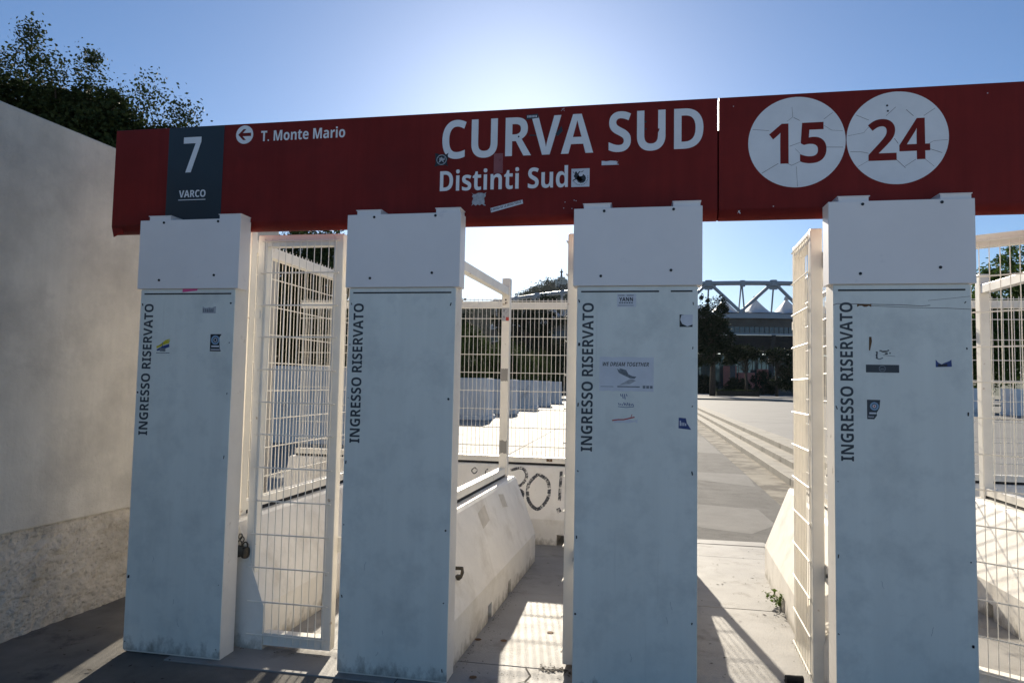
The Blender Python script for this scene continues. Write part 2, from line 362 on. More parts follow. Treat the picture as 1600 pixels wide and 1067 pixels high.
# ------------------------------------------------------------------ gate posts
PX = [-2.614, -1.285, 0., 1.27, 2.555]
plabels = ['leftmost white gate post, yellow and blue sticker on its front, next to the concrete wall',
           'second white gate post from the concrete wall, no stickers on its front panel',
           'third white gate post, with the WE DREAM TOGETHER poster on its front',
           'white gate post under the 24 circle, with a black bar sticker on its front',
           'last white gate post at the right end, right of the post under the 24 circle']
panel_bolts = [.06, .42, .80, 1.15, 1.50, 1.80, 2.03]
POSTS = []
for i, x in enumerate(PX):
    p = empty('gate_post', (x, 0, 0)); tag(p, plabels[i], 'gate post', 'white posts of the gate'); POSTS.append(p)
    M().box(-.308, .308, .002, .14, 0, 2.484).build('body', 'cream_paint', p, bevel=.004)
    M().box(-.31, .31, -.006, .0015, .012, 2.112).build('front_panel', 'panel_paint', p, bevel=.0015)
    M().box(-.3315, .3315, -.016, .092, 2.117, 2.53).build('cap', 'cap_paint', p, bevel=.002)
    M().box(-.28, -.14, -.002, .099, 2.5302, 2.556).box(-.286, -.134, -.006, .0995, 2.556, 2.560).build('bracket', 'cap_paint', p)
    M().box(.185, .322, -.002, .099, 2.5302, 2.556).box(.18, .326, -.006, .0995, 2.556, 2.560).build('bracket', 'cap_paint', p)
    sl = M()
    for a, b in (((-.287, .285),) if i != 2 else ((-.289, .115), (.174, .283))): sl.box(a, b, -.0075, -.006, 2.083, 2.091)
    sl.build('slot', 'bolt_dark', p)
    text('lettering', 'INGRESSO', -.281, -.221, 1.25, 1.613, -.006, 'letter_grey', p, rot=True, depth=.001)
    text('lettering', 'RISERVATO', -.281, -.221, 1.641, 2.027, -.006, 'letter_grey', p, rot=True, depth=.001)
    for bx, bz in ((-.172, 2.514), (.186, 2.514), (-.186, 2.168), (.174, 2.195)):
        M().tube([(bx, -.0155, bz), (bx, -.019, bz)], .0075, 10).build('bolt', 'bolt_dark', p)
    for sxn in (-.296, .286):
        for z in panel_bolts:
            if rnd.random() < .7:
                M().tube([(sxn+rnd.uniform(-.006, .004), -.0055, z+rnd.uniform(-.02, .02)), (sxn, -.0085, z)], rnd.choice((.0022, .003, .003, .0055)), 8).build('bolt', 'bolt_dark', p)
    # scuffs with a shape of their own
    sc = []
    for _ in range(3):
        a, b = rnd.uniform(-.2, .26), rnd.uniform(.05, .7); q = [(a, b)]
        for _ in range(3): q.append((q[-1][0]+rnd.uniform(-.008, .008), q[-1][1]-rnd.uniform(.004, .02)))
        sc += stroke(q, .0010)
    tag(flat('scuff', sc, -.006, 'ink_grey', p, .0003), kind='stuff')
YP = -.006
def st_part(o, label): o['label'] = label; return o
# post 1
p = POSTS[0]
st_part(flat('sticker', [torn(.104, 2.012, .19, 1.972, 6, .18, 't', 3)], YP, 'paper_grey', p, .0006), 'small torn grey sticker')
flat('print', [rect(.108+.012*k, 1.998, .115+.012*k, 1.978) for k in range(6)], YP-.0006, 'ink_grey', p, .0004)
sk = st_part(flat('sticker', [rect(-.196, 1.822, -.098, 1.73)], YP, 'panel_paint', p, .0006), 'yellow and blue sticker with an old tower')
flat('print', [[(-.19, 1.775), (-.12, 1.80), (-.10, 1.815), (-.105, 1.795), (-.14, 1.783), (-.185, 1.762)], [(-.18, 1.775), (-.13, 1.812), (-.10, 1.82), (-.12, 1.80)]], YP-.0006, 'ink_yellow', sk, .0005)
flat('print', [[(-.188, 1.755), (-.15, 1.776), (-.105, 1.79), (-.102, 1.772), (-.14, 1.758), (-.18, 1.748)]], YP-.0006, 'ink_blue', sk, .0007)
flat('print', [rect(-.165, 1.765, -.128, 1.745), rect(-.188, 1.738, -.1, 1.734), rect(-.150, 1.80, -.146, 1.775)], YP-.0006, 'ink_grey', sk, .0009)
sk = st_part(flat('sticker', [torn(.163, 1.849, .234, 1.749, 5, .10, 'r', 5)], YP, 'black_ink', p, .0006), 'black sticker with a round blue target emblem')
flat('print', ring(.196, 1.815, .017, .027), YP-.0006, 'ink_lightblue', sk, .0005)
flat('print', ring(.196, 1.815, .008, .012)+[rect(.172, 1.783, .222, 1.773), rect(.168, 1.762, .228, 1.757)], YP-.0006, 'paper', sk, .0005)
st_part(flat('tape', [[(-.033, 2.096), (.062, 2.106), (.066, 2.116), (-.033, 2.116)]], YP, 'ink_pink', p, .0008), 'pink tape scrap')
# post 3
p = POSTS[2]
sk = st_part(flat('sticker', [rect(-.10, 2.074, -.002, 2.006)], YP, 'paper', p, .0006), 'small white sticker with bold black letters')
text('lettering', 'YANN', -.090, -.018, 2.036, 2.056, YP-.0006, 'black_ink', sk, bold=.01, depth=.0005)
flat('print', [rect(-.09+.0125*k, 2.031, -.081+.0125*k, 2.024) for k in range(6)]+[rect(-.095, 2.015, -.015, 2.012), rect(-.095, 2.068, -.062, 2.064), rect(-.05, 2.068, -.015, 2.064)], YP-.0006, 'ink_grey', sk, .0005)
po = st_part(flat('poster', [torn(-.188, 1.745, .09, 1.565, 12, .01, 'tb', 8)], YP, 'paper', p, .0008), 'white poster with a grey folded shape')
text('lettering', 'WE DREAM TOGETHER', -.171, .066, 1.696, 1.717, YP-.0008, 'black_ink', po, bold=.0, shear=.25, depth=.0004)
flat('print', [[(-.098, 1.684), (-.085, 1.676), (-.083, 1.685), (-.05, 1.676), (-.038, 1.655), (-.018, 1.645), (.002, 1.643), (-.006, 1.632), (-.03, 1.634), (-.065, 1.650), (-.088, 1.662)]], YP-.0008, 'ink_grey', po, .0004)
flat('print', [[(-.085, 1.598), (-.03, 1.604), (0, 1.622), (-.012, 1.628), (-.03, 1.630)]], YP-.0008, 'paper_grey', po, .0003)
flat('print', [rect(-.182, 1.5905, -.115, 1.588), rect(-.095, 1.593, .02, 1.587), rect(.035, 1.597, .049, 1.583), rect(.053, 1.597, .067, 1.583), rect(.071, 1.597, .085, 1.583)], YP-.0008, 'ink_grey', po, .0004)
sk = st_part(flat('sticker', [rect(.219, 1.966, .284, 1.902)], YP, 'black_ink', p, .0006), 'torn black sticker with white backing showing')
flat('print', [[(.228, 1.963), (.245, 1.966), (.284, 1.966), (.284, 1.915), (.258, 1.905), (.232, 1.918), (.222, 1.94)]], YP-.0006, 'paper', sk, .0012)
sk = st_part(flat('sticker', [[(.216, 1.384), (.279, 1.378), (.258, 1.41), (.252, 1.436), (.217, 1.438)]], YP, 'ink_blue', p, .0006), 'torn blue sticker')
flat('print', [rect(.222, 1.423, .228, 1.397), rect(.231, 1.414, .236, 1.397), rect(.24, 1.414, .245, 1.397), rect(.249, 1.41, .254, 1.397)], YP-.0006, 'paper', sk, .0005)
st_part(flat('sticker', stroke([(-.12, 1.414), (-.09, 1.419), (-.06, 1.42), (-.03, 1.428), (-.005, 1.434)], .006)+stroke([(-.025, 1.428), (-.018, 1.448)], .003), YP, 'ink_red', p, .0006), 'red strip left from a torn sticker')
st_part(flat('sticker', [torn(-.11, 1.425, .01, 1.402, 8, .2, 'tb', 4)], YP, 'paper', p, .0004), 'white paper left from a torn sticker')
q = []
for k in range(9): q += stroke([(-.088+.009*k, 1.505+rnd.uniform(-.006, .006)), (-.083+.009*k, 1.492+rnd.uniform(-.004, .006))], .004)
for k in range(4): q += stroke([(-.078+.010*k, 1.552), (-.074+.010*k, 1.535+rnd.uniform(-.01, .008))], .004)
st_part(flat('scribble', q+stroke([(-.09, 1.487), (-.05, 1.483), (-.008, 1.488)], .003), YP, 'ink_blue', p, .0004), 'small blue ink scribble')
# post 4
p = POSTS[3]
sk = st_part(flat('sticker', [rect(-.163, 1.721, -.013, 1.683)], YP, 'letter_grey', p, .0006), 'long black bar sticker with a small round emblem')
flat('print', ring(-.089, 1.702, .012, .016, 24)+[rect(-.098, 1.703, -.08, 1.697)], YP-.0006, 'ink_grey', sk, .0005)
sk = st_part(flat('sticker', [[(-.16, 1.456), (-.128, 1.456), (-.115, 1.475), (-.118, 1.485), (-.104, 1.51), (-.1, 1.55), (-.16, 1.55)]], YP, 'letter_grey', p, .0006), 'torn black sticker with a round red and blue target emblem')
flat('print', ring(-.127, 1.519, .012, .020, 28), YP-.0006, 'ink_lightblue', sk, .0005)
flat('print', [disc(-.127, 1.519, .0085, 16)]+[rect(-.15, 1.489, -.12, 1.481), rect(-.155, 1.469, -.13, 1.466)], YP-.0006, 'paper', sk, .0005)
flat('print', [disc(-.127, 1.519, .004, 12)], YP-.0011, 'ink_red', sk, .0004)
q = [torn(-.118, 1.785, -.108, 1.752, 4, .2, 'rl', 9)]
for k in range(9): a, b = rnd.uniform(-.105, -.055), rnd.uniform(1.768, 1.795); q.append(rect(a, b, a+rnd.uniform(.006, .016), b-.006))
st_part(flat('sticker', q+stroke([(-.115, 1.752), (-.10, 1.748), (-.085, 1.755)], .004)+stroke([(-.085, 1.768), (-.03, 1.762)], .0015), YP, 'letter_grey', p, .0005), 'scraps of a scratched off black sticker')
st_part(flat('sticker', [[(-.147, 1.857), (-.136, 1.857), (-.134, 1.835), (-.143, 1.79), (-.148, 1.79)]], YP, 'rust', p, .0005), 'brown sticker sliver')
sk = st_part(flat('sticker', [[(.149, 1.713), (.22, 1.716), (.218, 1.75), (.208, 1.742), (.19, 1.735), (.175, 1.727), (.16, 1.735), (.149, 1.75)]], YP, 'ink_blue', p, .0006), 'torn dark blue sticker')
flat('print', [[(.16, 1.716), (.20, 1.718), (.20, 1.73), (.175, 1.725), (.16, 1.728)]], YP-.0006, 'black_ink', sk, .0004)
ck = stroke([(-.31, 2.014), (-.29, 2.021), (-.26, 2.019), (-.2, 2.019), (-.1, 2.016), (0, 2.014), (.09, 2.008), (.13, 2.012)], .0028)+stroke([(-.18, 2.012), (-.06, 2.006), (.08, 2.0), (.2, 1.998), (.308, 1.992)], .0022)+stroke([(.12, 2.035), (.22, 2.045), (.305, 2.055)], .0015)
st_part(flat('crack', ck, YP, 'crack_dark', p, .0003), 'long cracks across the top of the panel')
flat('tape_mark', [torn(-.20, 2.021, -.135, 2.004, 6, .2, 'tb', 2)], YP, 'rust', p, .0005)

# ------------------------------------------------------------------ sign beam
def sign(x0, x1, name, label):
    e = empty(name, (0, 0, 0)); tag(e, label, 'sign')
    yf, yb, zb, zt, r = .1, .158, 2.485, 3.142, .052
    prof = [(yf, zt-.004), (yf+.004, zt)]
    prof = [(yb, zb), (yb, zt), (yf+.004, zt), (yf, zt-.004)]
    for k in range(9):
        a = R(180+90*k/8); prof.append((yf+r+r*math.cos(a), zb+r+r*math.sin(a)))
    m = M(); n = len(prof); o = 0
    m.v = [(x0, y, z) for y, z in prof]+[(x1, y, z) for y, z in prof]
    for k in range(n): m.f.append((k, (k+1) % n, n+(k+1) % n, n+k))
    m.f.append(tuple(reversed(range(n)))); m.f.append(tuple(range(n, 2*n)))
    b = m.build('casing', 'sign_red', e)
    b.data.polygons.foreach_set('use_smooth', [3 < k < 12 for k in range(len(b.data.polygons))])
    return e
sb = sign(-3.245, .4175, 'sign_beam', 'long dark red overhead sign with CURVA SUD in white letters')
sr = sign(.4255, 4.2, 'sign_beam', 'dark red overhead sign with the white circles 15 and 24')
YS = .0998
M().box(.37, .47, .1582, .1615, 2.49, 2.985).build('joint_strip', 'sign_red', sb)
for e_, a_, b_ in ((sb, -3.2, .365), (sr, .475, 4.1)):
    M().box(a_, b_, .1585, .27, 2.62, 3.02).build('carrier_tube', 'steel_white', e_)
M().box(-2.870, -2.492, .0985, .1002, 2.538, 3.139).build('band', 'sign_dark', sb)
M().add([(-3.247, .104, 2.525), (-3.247, .15, 2.487), (-3.235, .11, 2.462), (-3.205, .115, 2.478), (-3.17, .12, 2.487), (-3.17, .104, 2.51), (-3.235, .13, 2.475)],
        [(0, 1, 6, 2), (0, 2, 3, 4, 5), (2, 6, 3)]).build('bent_lip', 'sign_red', sb)
YD = .0985
text('lettering', '7', -2.765, -2.645, 2.853, 3.074, YD, 'sign_white', sb, bold=.0)
text('lettering', 'VARCO', -2.781, -2.600, 2.697, 2.742, YD, 'sign_white', sb, bold=.0)
flat('underline', [rect(-2.784, 2.6835, -2.599, 2.6795)], YD, 'sign_white', sb)
flat('arrow_disc', [disc(-2.355, 3.073, .057, 48)], YS, 'sign_white', sb)
aw = [(-2.397, 3.073), (-2.363, 3.107), (-2.345, 3.107), (-2.367, 3.083), (-2.312, 3.083), (-2.312, 3.063), (-2.367, 3.063), (-2.345, 3.039), (-2.363, 3.039)]
flat('arrow', [[aw[0], aw[1], aw[2], aw[3], aw[6], aw[7], aw[8]], [aw[3], aw[4], aw[5], aw[6]]], YS-.001, 'sign_red', sb, .0008)
text('lettering', 'T. Monte Mario', -2.245, -1.703, 3.026, 3.094, YS, 'sign_white', sb, bold=.0)
text('lettering', 'CURVA SUD', -1.105, .345, 2.868, 3.095, YS, 'sign_white', sb, bold=.0, lsp=1.0)
text('lettering', 'Distinti Sud', -1.113, -.379, 2.682, 2.806, YS, 'sign_white', sb, bold=.0)
YQ = YS-.0015
sk = st_part(flat('sticker', [torn(-1.148, 2.905, -1.066, 2.826, 5, .06, 'trbl', 5)], YS, 'black_ink', sb, .0016), 'black sticker with a round grey emblem left of the big letters')
flat('print', ring(-1.107, 2.866, .026, .030, 24)+[torn(-1.128, 2.885, -1.086, 2.848, 4, .2, 'tblr', 8)], YS-.0016, 'paper_grey', sk, .0005)
sk = st_part(flat('sticker', [rect(-.360, 2.784, -.260, 2.682)], YS, 'paper', sb, .0016), 'white square sticker with a black ink blot after the word Sud')
flat('print', [torn(-.352, 2.772, -.29, 2.712, 7, .14, 'tblr', 12), disc(-.305, 2.728, .026, 11)], YS-.0016, 'black_ink', sk, .0005)
flat('print', [disc(-.308, 2.752, .012, 12)], YS-.0021, 'paper', sk, .0004)
flat('print', [disc(-.310+.041*math.cos(a), 2.733+.041*math.sin(a), .0028, 6) for a in [R(200+13*k) for k in range(14)]], YS-.0016, 'ink_grey', sk, .0005)
st_part(flat('sticker', [torn(-.925, 2.669, -.84, 2.593, 7, .07, 'tblr', 15)], YS, 'paper_grey', sb, .0012), 'faded grey sticker under the small letters')
sk = st_part(flat('sticker', [[(-.814, 2.577), (-.81, 2.552), (-.628, 2.598), (-.632, 2.620)]], YS, 'paper', sb, .0012), 'narrow slanted white strip sticker with black capitals')
tm = text_mesh("A DROGA DA' LA DROGA TOGLIE", 0, .176, -.006, .007, 0, bold=.0, depth=.0004)
ca, sa = math.cos(.247), math.sin(.247)
for v in tm.vertices: x, y, z = v.co; v.co = (-.810+x*ca-z*sa, YS-.0012+y, 2.566+x*sa+z*ca)
link('lettering', tm, 'black_ink', sk)
st_part(flat('sticker', [torn(-.195, 2.822, -.10, 2.798, 8, .1, 'tr', 21)], YS, 'paper', sb, .0012), 'torn white strip below the letter S')
st_part(flat('tape', [rect(-.80, 2.889, -.748, 2.776)], YS, 'film', sb, .0020), 'faded patch of clear tape')
st_part(flat('sticker', [[(-.618, 3.075), (-.548, 3.083), (-.552, 3.106), (-.618, 3.102)]], YS, 'sign_dark', sb, .0022), 'dark sticker at the top of the letter V')
flat('print', [rect(-.612+.008*k, 3.098, -.607+.008*k, 3.086) for k in range(7)], YS-.0022, 'paper', sb, .0004)
flat('sticker', [[(-.452, 2.985), (-.418, 3.03), (-.412, 3.0), (-.44, 2.972)]], YS, 'sign_dark', sb, .0022)
flat('scratch', stroke([(-.60, 2.985), (-.56, 2.983)], .006)+[disc(.04, 3.03, .006, 8), disc(.042, 2.99, .005, 8), disc(-.66, 2.98, .005, 8)], YS, 'sign_dark', sb, .0022)
flat('chip_pinhole', [torn(.09, 2.99, .115, 2.965, 4, .2, 'tblr', 31), torn(.075, 2.965, .085, 2.95, 4, .2, 'tblr', 3)], YS, 'sign_red', sb, .0022)
flat('chip_pinhole', [disc(-.425+.02*rnd.random(), 3.115+.015*rnd.random(), .002, 6) for _ in range(6)]+[disc(-.40+.08*rnd.random(), 2.56+.05*rnd.random(), .0025, 6) for _ in range(5)], YS, 'paper', sb, .0008)  # white dots painted for sunlight coming through pinholes in the sheet
# right sign
CRACKS = {'15': [[(0.597, 2.959), (0.68, 2.948)], [(0.794, 3.069), (0.798, 3.016), (0.77, 2.994)], [(0.802, 3.013), (0.833, 2.995)], [(0.951, 2.997), (0.994, 3.03)], [(0.951, 2.963), (0.989, 2.936), (1.043, 2.931)], [(0.961, 2.848), (1.043, 2.844)], [(0.781, 2.86), (0.833, 2.878)], [(0.809, 2.846), (0.832, 2.82)], [(0.641, 2.721), (0.725, 2.771)], [(0.77, 2.77), (0.791, 2.758), (0.832, 2.777)], [(0.814, 2.753), (0.819, 2.646)]],
          '24': [[(1.106, 3.01), (1.167, 2.98)], [(1.166, 2.944), (1.143, 2.915), (1.066, 2.902)], [(1.345, 3.026), (1.378, 2.991)], [(1.426, 2.99), (1.479, 3.026)], [(1.45, 2.847), (1.472, 2.858), (1.535, 2.861)], [(1.45, 2.818), (1.508, 2.795)], [(1.077, 2.818), (1.127, 2.816), (1.165, 2.806)], [(1.111, 2.737), (1.163, 2.768)], [(1.293, 2.771), (1.337, 2.724)], [(1.386, 2.767), (1.335, 2.732)], [(1.427, 2.768), (1.47, 2.727)], [(1.287, 2.879), (1.305, 2.851)], [(1.249, 2.998), (1.296, 3.042)]]}
for cx, tx, a, b in ((.815, '15', .680, .962), (1.300, '24', 1.163, 1.453)):
    dk = flat('number_disc', [disc(cx, 2.882, .2405, 72)], YS, 'sign_white', sr)
    text('lettering', tx, a, b, 2.766, 2.982, YS-.001, 'sign_red', dk, bold=.0, depth=.0008)
    cks = []
    for n_, pts in enumerate(CRACKS[tx]): cks += stroke(pts, (.0016, .0012, .0020)[n_ % 3])
    flat('crack', cks, YS-.001, 'crack_dark', dk, .0004)
flat('dot', [disc(1.255, 3.052, .005, 10), disc(1.258, 3.023, .005, 10)], YS-.001, 'bolt_dark', sr, .0012)
flat('chip_pinhole', [torn(.52, 2.53, .535, 2.51, 4, .2, 'tblr', 2), disc(.50, 3.09, .0025, 6), disc(.70, 2.545, .003, 6), disc(1.72, 3.09, .003, 6)], YS, 'paper', sr, .0008)  # white discs imitate sunlit pinholes, next to a torn chip

# ------------------------------------------------------------------ gate leaves
def make_leaf(hinge, ang, label, lock=False):
    e = empty('gate_leaf', (*hinge, 0), ang); tag(e, label, 'gate', 'wire mesh gate leaves')
    W, z0, z1, t = .56, .025, 2.475, .062
    M().box(-W, -W+t, -t/2, t/2, z0, z1).build('stile', 'fence_paint', e, bevel=.005)
    M().box(-t, 0, -t/2, t/2, z0, z1).build('stile', 'fence_paint', e, bevel=.005)
    M().box(-W+t, -t, -t/2+.001, t/2-.001, z1-t-.008, z1-.001).build('top_rail', 'fence_paint', e)
    M().box(-W+t, -t, -t/2+.001, t/2-.001, z0+.001, z0+t+.008).build('bottom_rail', 'fence_paint', e)
    if not hasattr(make_leaf, 'h'):
        make_leaf.h = M().tube([(-W+.03, 0, 0), (-.022, 0, 0)], .0045, 6).mesh('wire'); make_leaf.v = M().tube([(0, 0, .04), (0, 0, 2.452)], .0026, 6).mesh('wire')
        for me in (make_leaf.h, make_leaf.v): me.materials.append(MATS['wire_paint'])
    for k in range(13):
        o = link('horizontal_wire', make_leaf.h, None, e); o.location = (0, -t/2-.010, 2.435-.196*k+rnd.uniform(-.002, .002)); o.rotation_euler.y = rnd.uniform(-.004, .004)
    for k in range(11):
        o = link('vertical_wire', make_leaf.v, None, e); o.location = (-W+.048+.0464*k+rnd.uniform(-.0012, .0012), -t/2-.0035, 0); o.rotation_euler.y = rnd.uniform(-.0012, .0012)
    for z in (2.30, .62):
        M().box(-.055, .075, t/2+.001, t/2+.009, z-.045, z+.045).build('hinge_plate', 'fence_paint', e, bevel=.002)
        M().tube([(.045, t/2-.004, z), (.045, t/2+.014, z)], .011, 10).build('hinge_bolt', 'bolt_dark', e)
    M().box(-W-.004, -W+.03, -t/2-.004, -t/2, 1.96, 2.01).build('latch_plate', 'fence_paint', e)
    return e
make_leaf((-1.735, .235), R(0), 'closed mesh gate leaf with a padlock, between the two posts nearest the concrete wall')
make_leaf((-.365, .33), -R(91.5), 'open mesh gate leaf seen edge on, left of the post with the poster')
make_leaf((.965, .33), -R(92.5), 'open mesh gate leaf swung back left of the post under the 24 circle')
make_leaf((2.25, .375), -R(33), 'half open mesh gate leaf at the right edge of the gate')
# jambs on the backs of the posts that carry the leaves
for i in range(5):
    pass
# padlock
pk = empty('padlock', (-2.318, .168, .0)); tag(pk, 'old tarnished padlocks hanging from a chain at the closed gate leaf', 'padlock')
def lock_body(cx, cy, cz, rz):
    m = M(); c, s_ = math.cos(rz), math.sin(rz); prof = []
    for k in range(16):
        a = 2*math.pi*k/16; x = .027*math.copysign(abs(math.cos(a))**.7, math.cos(a)); z = .034*math.copysign(abs(math.sin(a))**.8, math.sin(a)); prof.append((x, z))
    for y, f in ((-.012, .86), (-.009, 1), (.009, 1), (.012, .86)):
        for x, z in prof: m.v.append((cx+x*f*c-y*s_, cy+x*f*s_+y*c, cz+z*f))
    for r_ in range(3):
        for k in range(16): m.f.append((r_*16+k, r_*16+(k+1) % 16, (r_+1)*16+(k+1) % 16, (r_+1)*16+k))
    m.f.append(tuple(reversed(range(16)))); m.f.append(tuple(range(48, 64)))
    return m
lock_body(.004, -.012, .572, R(20)).build('lock_body', 'lock_metal', pk, smooth=True)
lock_body(.036, .012, .560, R(75)).build('lock_body', 'lock_metal', pk, smooth=True)
for cx, cz, cy in ((.01, .612, -.01), (.034, .600, .012)):
    M().tube([(cx+.016*math.cos(R(a)), cy, cz+.022*math.sin(R(a))) for a in range(-20, 201, 20)], .0042, 6).build('shackle', 'lock_metal', pk, smooth=True)
for k, (cx, cz) in enumerate(((.018, .640), (.006, .655))):
    M().tube([(cx+(.012*math.cos(R(a)) if k == 0 else .004*math.cos(R(a))), .002+(.0 if k == 0 else .012*math.cos(R(a))), cz+.016*math.sin(R(a))) for a in range(0, 361, 24)], .0032, 6).build('chain_link', 'lock_metal', pk, smooth=True)

# ------------------------------------------------------------------ barriers
JP = [(-.30, 0), (.30, 0), (.30, .25), (.112, .728), (.095, .748), (-.095, .748), (-.112, .728), (-.30, .25)]
JN = [(-.30, .105), (.30, .105), (.30, .25), (.112, .728), (.095, .748), (-.095, .748), (-.112, .728), (-.30, .25)]
def barrier(loc, rz, L, label, notches, y0=0.):
    e = empty('concrete_barrier', loc, rz); tag(e, label, 'barrier', 'cream concrete barriers behind the gate')
    m = M(); edges = [y0]
    for a in notches: edges += [a, a+.10]
    edges.append(y0+L)
    for k in range(len(edges)-1):
        if k % 2: m.prism(JN, edges[k], edges[k+1], (False, False))
        else: m.prism(JP, edges[k], edges[k+1])
    m.build('body', 'barrier_paint', e, bevel=0)
    return e
TW = -R(2.6)
barrier((-2.46, .2, 0), TW*.3, 2.45, 'cream concrete barrier behind the closed padlocked gate leaf', (.75, 1.45))
b2 = barrier((-1.30, .2, 0), TW, 2.42, 'cream concrete barrier running back behind the sticker-free gate post', (.78, 1.36))
barrier((0, .2, 0), TW, 2.42, 'cream concrete barrier hidden behind the post with the poster', (.78, 1.36))
barrier((1.28, .2, 0), TW, 2.42, 'cream concrete barrier behind the open gate leaf beside the asphalt lane', (.78, 1.36))
b5 = barrier((2.76, .2, 0), TW*.2, 2.42, 'cream concrete barrier at the right edge behind the half open gate leaf', (.78, 1.62))
c1 = barrier((-1.37, 3.54, 0), R(90), 2.4, 'cream concrete barrier across the back, left of the one with the O and ! graffiti', (.5, 1.7))
c2 = barrier((.30, 3.54, 0), R(90), 1.66, 'cream concrete barrier across the back with a black O and ! sprayed on it', (.97,))
c3 = barrier((5.2, 3.54, 0), R(90), 3.4, 'cream concrete barrier across the back at the right edge of the gate', (.5, 2.0))
# worn scraps on the near barrier
def on_slope(u, v, side=1):      # u along y, v up the slope 0..1
    x = .30+(.112-.30)*v; z = .25+(.728-.25)*v; return (side*(x+.0015), u, z+.0006)
def scrap(par, u0, u1, v0, v1, m, side, tilt=0):
    k = M(); pts = [on_slope(u0, v0, side), on_slope(u1, v0+tilt, side), on_slope(u1, v1+tilt, side), on_slope(u0, v1, side)]
    k.add(pts, [(0, 1, 2, 3)]); return k.build('torn_paper', m, par)
scrap(b2, 1.70, 1.84, .72, .93, 'old_paper', 1, -.04); scrap(b2, 1.05, 1.26, .63, .86, 'old_paper', 1, .05); scrap(b2, 1.9, 2.25, .20, .52, 'cream_paint', 1, .08)
scrap(b5, 1.1, 1.2, .6, .7, 'paper', -1)
# steel loops on the barrier side near the second post
M().tube([(.215, .30, .47), (.262, .29, .475), (.268, .275, .455), (.262, .27, .43), (.225, .268, .425)], .011, 7).box(.20, .255, .262, .30, .41, .435).build('steel_loop', 'lock_metal', b2)
# graffiti on the cross barrier (local: x across, y along = world -x)
def graf(par, origin_x, pts, wd, name='graffiti'):
    m = M(); nv = []
    for x, z in pts:
        v = (z-.25)/.478; nv.append(Vector((-(.30+(.112-.30)*v)-.002, origin_x-x, z)))
    for a, b in zip(nv, nv[1:]):
        d = (b-a).normalized(); nrm = Vector((-.94, 0, .35)); s_ = d.cross(nrm).normalized()*wd/2
        m.add([a-s_-d*wd*.2, b-s_+d*wd*.2, b+s_+d*wd*.2, a+s_-d*wd*.2], [(0, 1, 2, 3)])
    return m.build(name, 'spray', par)
def smooth_pts(p, n=6):
    out = []
    for i in range(len(p)-1):
        p0, p1, p2, p3 = p[max(i-1, 0)], p[i], p[i+1], p[min(i+2, len(p)-1)]
        for k in range(n):
            t = k/n; out.append(tuple(.5*((2*b)+(-a+c)*t+(2*a-5*b+4*c-d)*t*t+(-a+3*b-3*c+d)*t**3) for a, b, c, d in zip(p0, p1, p2, p3)))
    return out+[p[-1]]
# barriers stand at rz=90deg: local x -> world y, local y -> world -x; front face (towards -y) is local -x
graf(c2, .30, smooth_pts([(-1.273, .70), (-1.16, .722), (-1.105, .65), (-1.15, .565), (-1.225, .53), (-1.135, .495), (-1.15, .42), (-1.245, .395)]), .030)
graf(c2, .30, smooth_pts([(-.981, .672), (-.88, .60), (-.872, .45), (-.968, .342), (-1.068, .42), (-1.078, .57), (-.99, .67)]), .034)
graf(c2, .30, [(-.752, .703), (-.753, .6), (-.755, .43)], .03); graf(c2, .30, [(-.765, .335), (-.745, .345)], .045)
graf(c1, -1.37, smooth_pts([(-1.66, .71), (-1.63, .68), (-1.66, .65), (-1.69, .68), (-1.66, .71)]), .012)
graf(c1, -1.37, smooth_pts([(-1.52, .70), (-1.54, .68), (-1.535, .655)]), .012)

# ------------------------------------------------------------------ fences that stand on the barriers
def fence(loc, rz, L, label, mesh=True, end_post=True, start_post=True, spikes=True, ztop=2.47, y0=0., tall=0.):
    """runs along local +y"""
    e = empty('fence_panel', loc, rz); tag(e, label, 'fence', 'cream mesh fence panels on the barriers')
    t = .062
    if start_post: M().box(-t/2, t/2, y0, y0+t, .7482, ztop+.06).build('post', 'fence_paint', e, bevel=.004)
    if end_post: M().box(-t*.6, t*.6, y0+L-t*1.2, y0+L, .7482, ztop+.09+tall).build('post', 'fence_paint', e, bevel=.004)
    a, b = y0+(t if start_post else 0)+.001, y0+L-(t*1.2 if end_post else 0)-.001
    M().box(-.03, .03, a, b, ztop-.07, ztop).build('top_rail', 'fence_paint', e, bevel=.003)
    M().box(-.03, .03, a, b, .772, .830).build('bottom_rail', 'fence_paint', e, bevel=.003)
    M().box(-.024, .024, a+.002, b-.002, .7484, .7718).build('dark_gap_strip', 'rubber', e)  # black strip added so the gap under the bottom rail stays dark
    if mesh:
        m = M(); side = -.036
        y = a+.02
        while y < b:
            m.tube([(side, y, .80), (side, y, ztop+(.035 if spikes else 0))], .0027, 5); y += .0458
        zs = [ztop+.012]+[2.279-.1915*k for k in range(8)]
        for z in zs: m.tube([(side-.006, a, z), (side-.006, b, z)], .0042, 5)
        o = m.build('wire_mesh', 'wire_paint', e); o['kind'] = 'stuff'
    for k in range(2):
        y = a+(b-a)*(.3+.4*k); M().box(-.034, -.030, y-.03, y+.03, .79, .818).build('clip_plate', 'rust' if k else 'cream_paint', e)
    return e
fence((-2.43, .3, 0), TW*.3, 2.3, 'mesh fence on the barrier behind the padlocked gate leaf', spikes=True)
f2 = fence((-1.295, .25, 0), TW, 2.36, 'bare fence frame with a stickered end post on the barrier behind the sticker-free gate post', mesh=False)
fence((.005, .25, 0), TW, 2.36, 'bare fence frame on the barrier behind the post with the poster', mesh=False)
fence((1.285, .25, 0), TW, 2.36, 'mesh fence on the barrier behind the open leaf beside the asphalt lane')
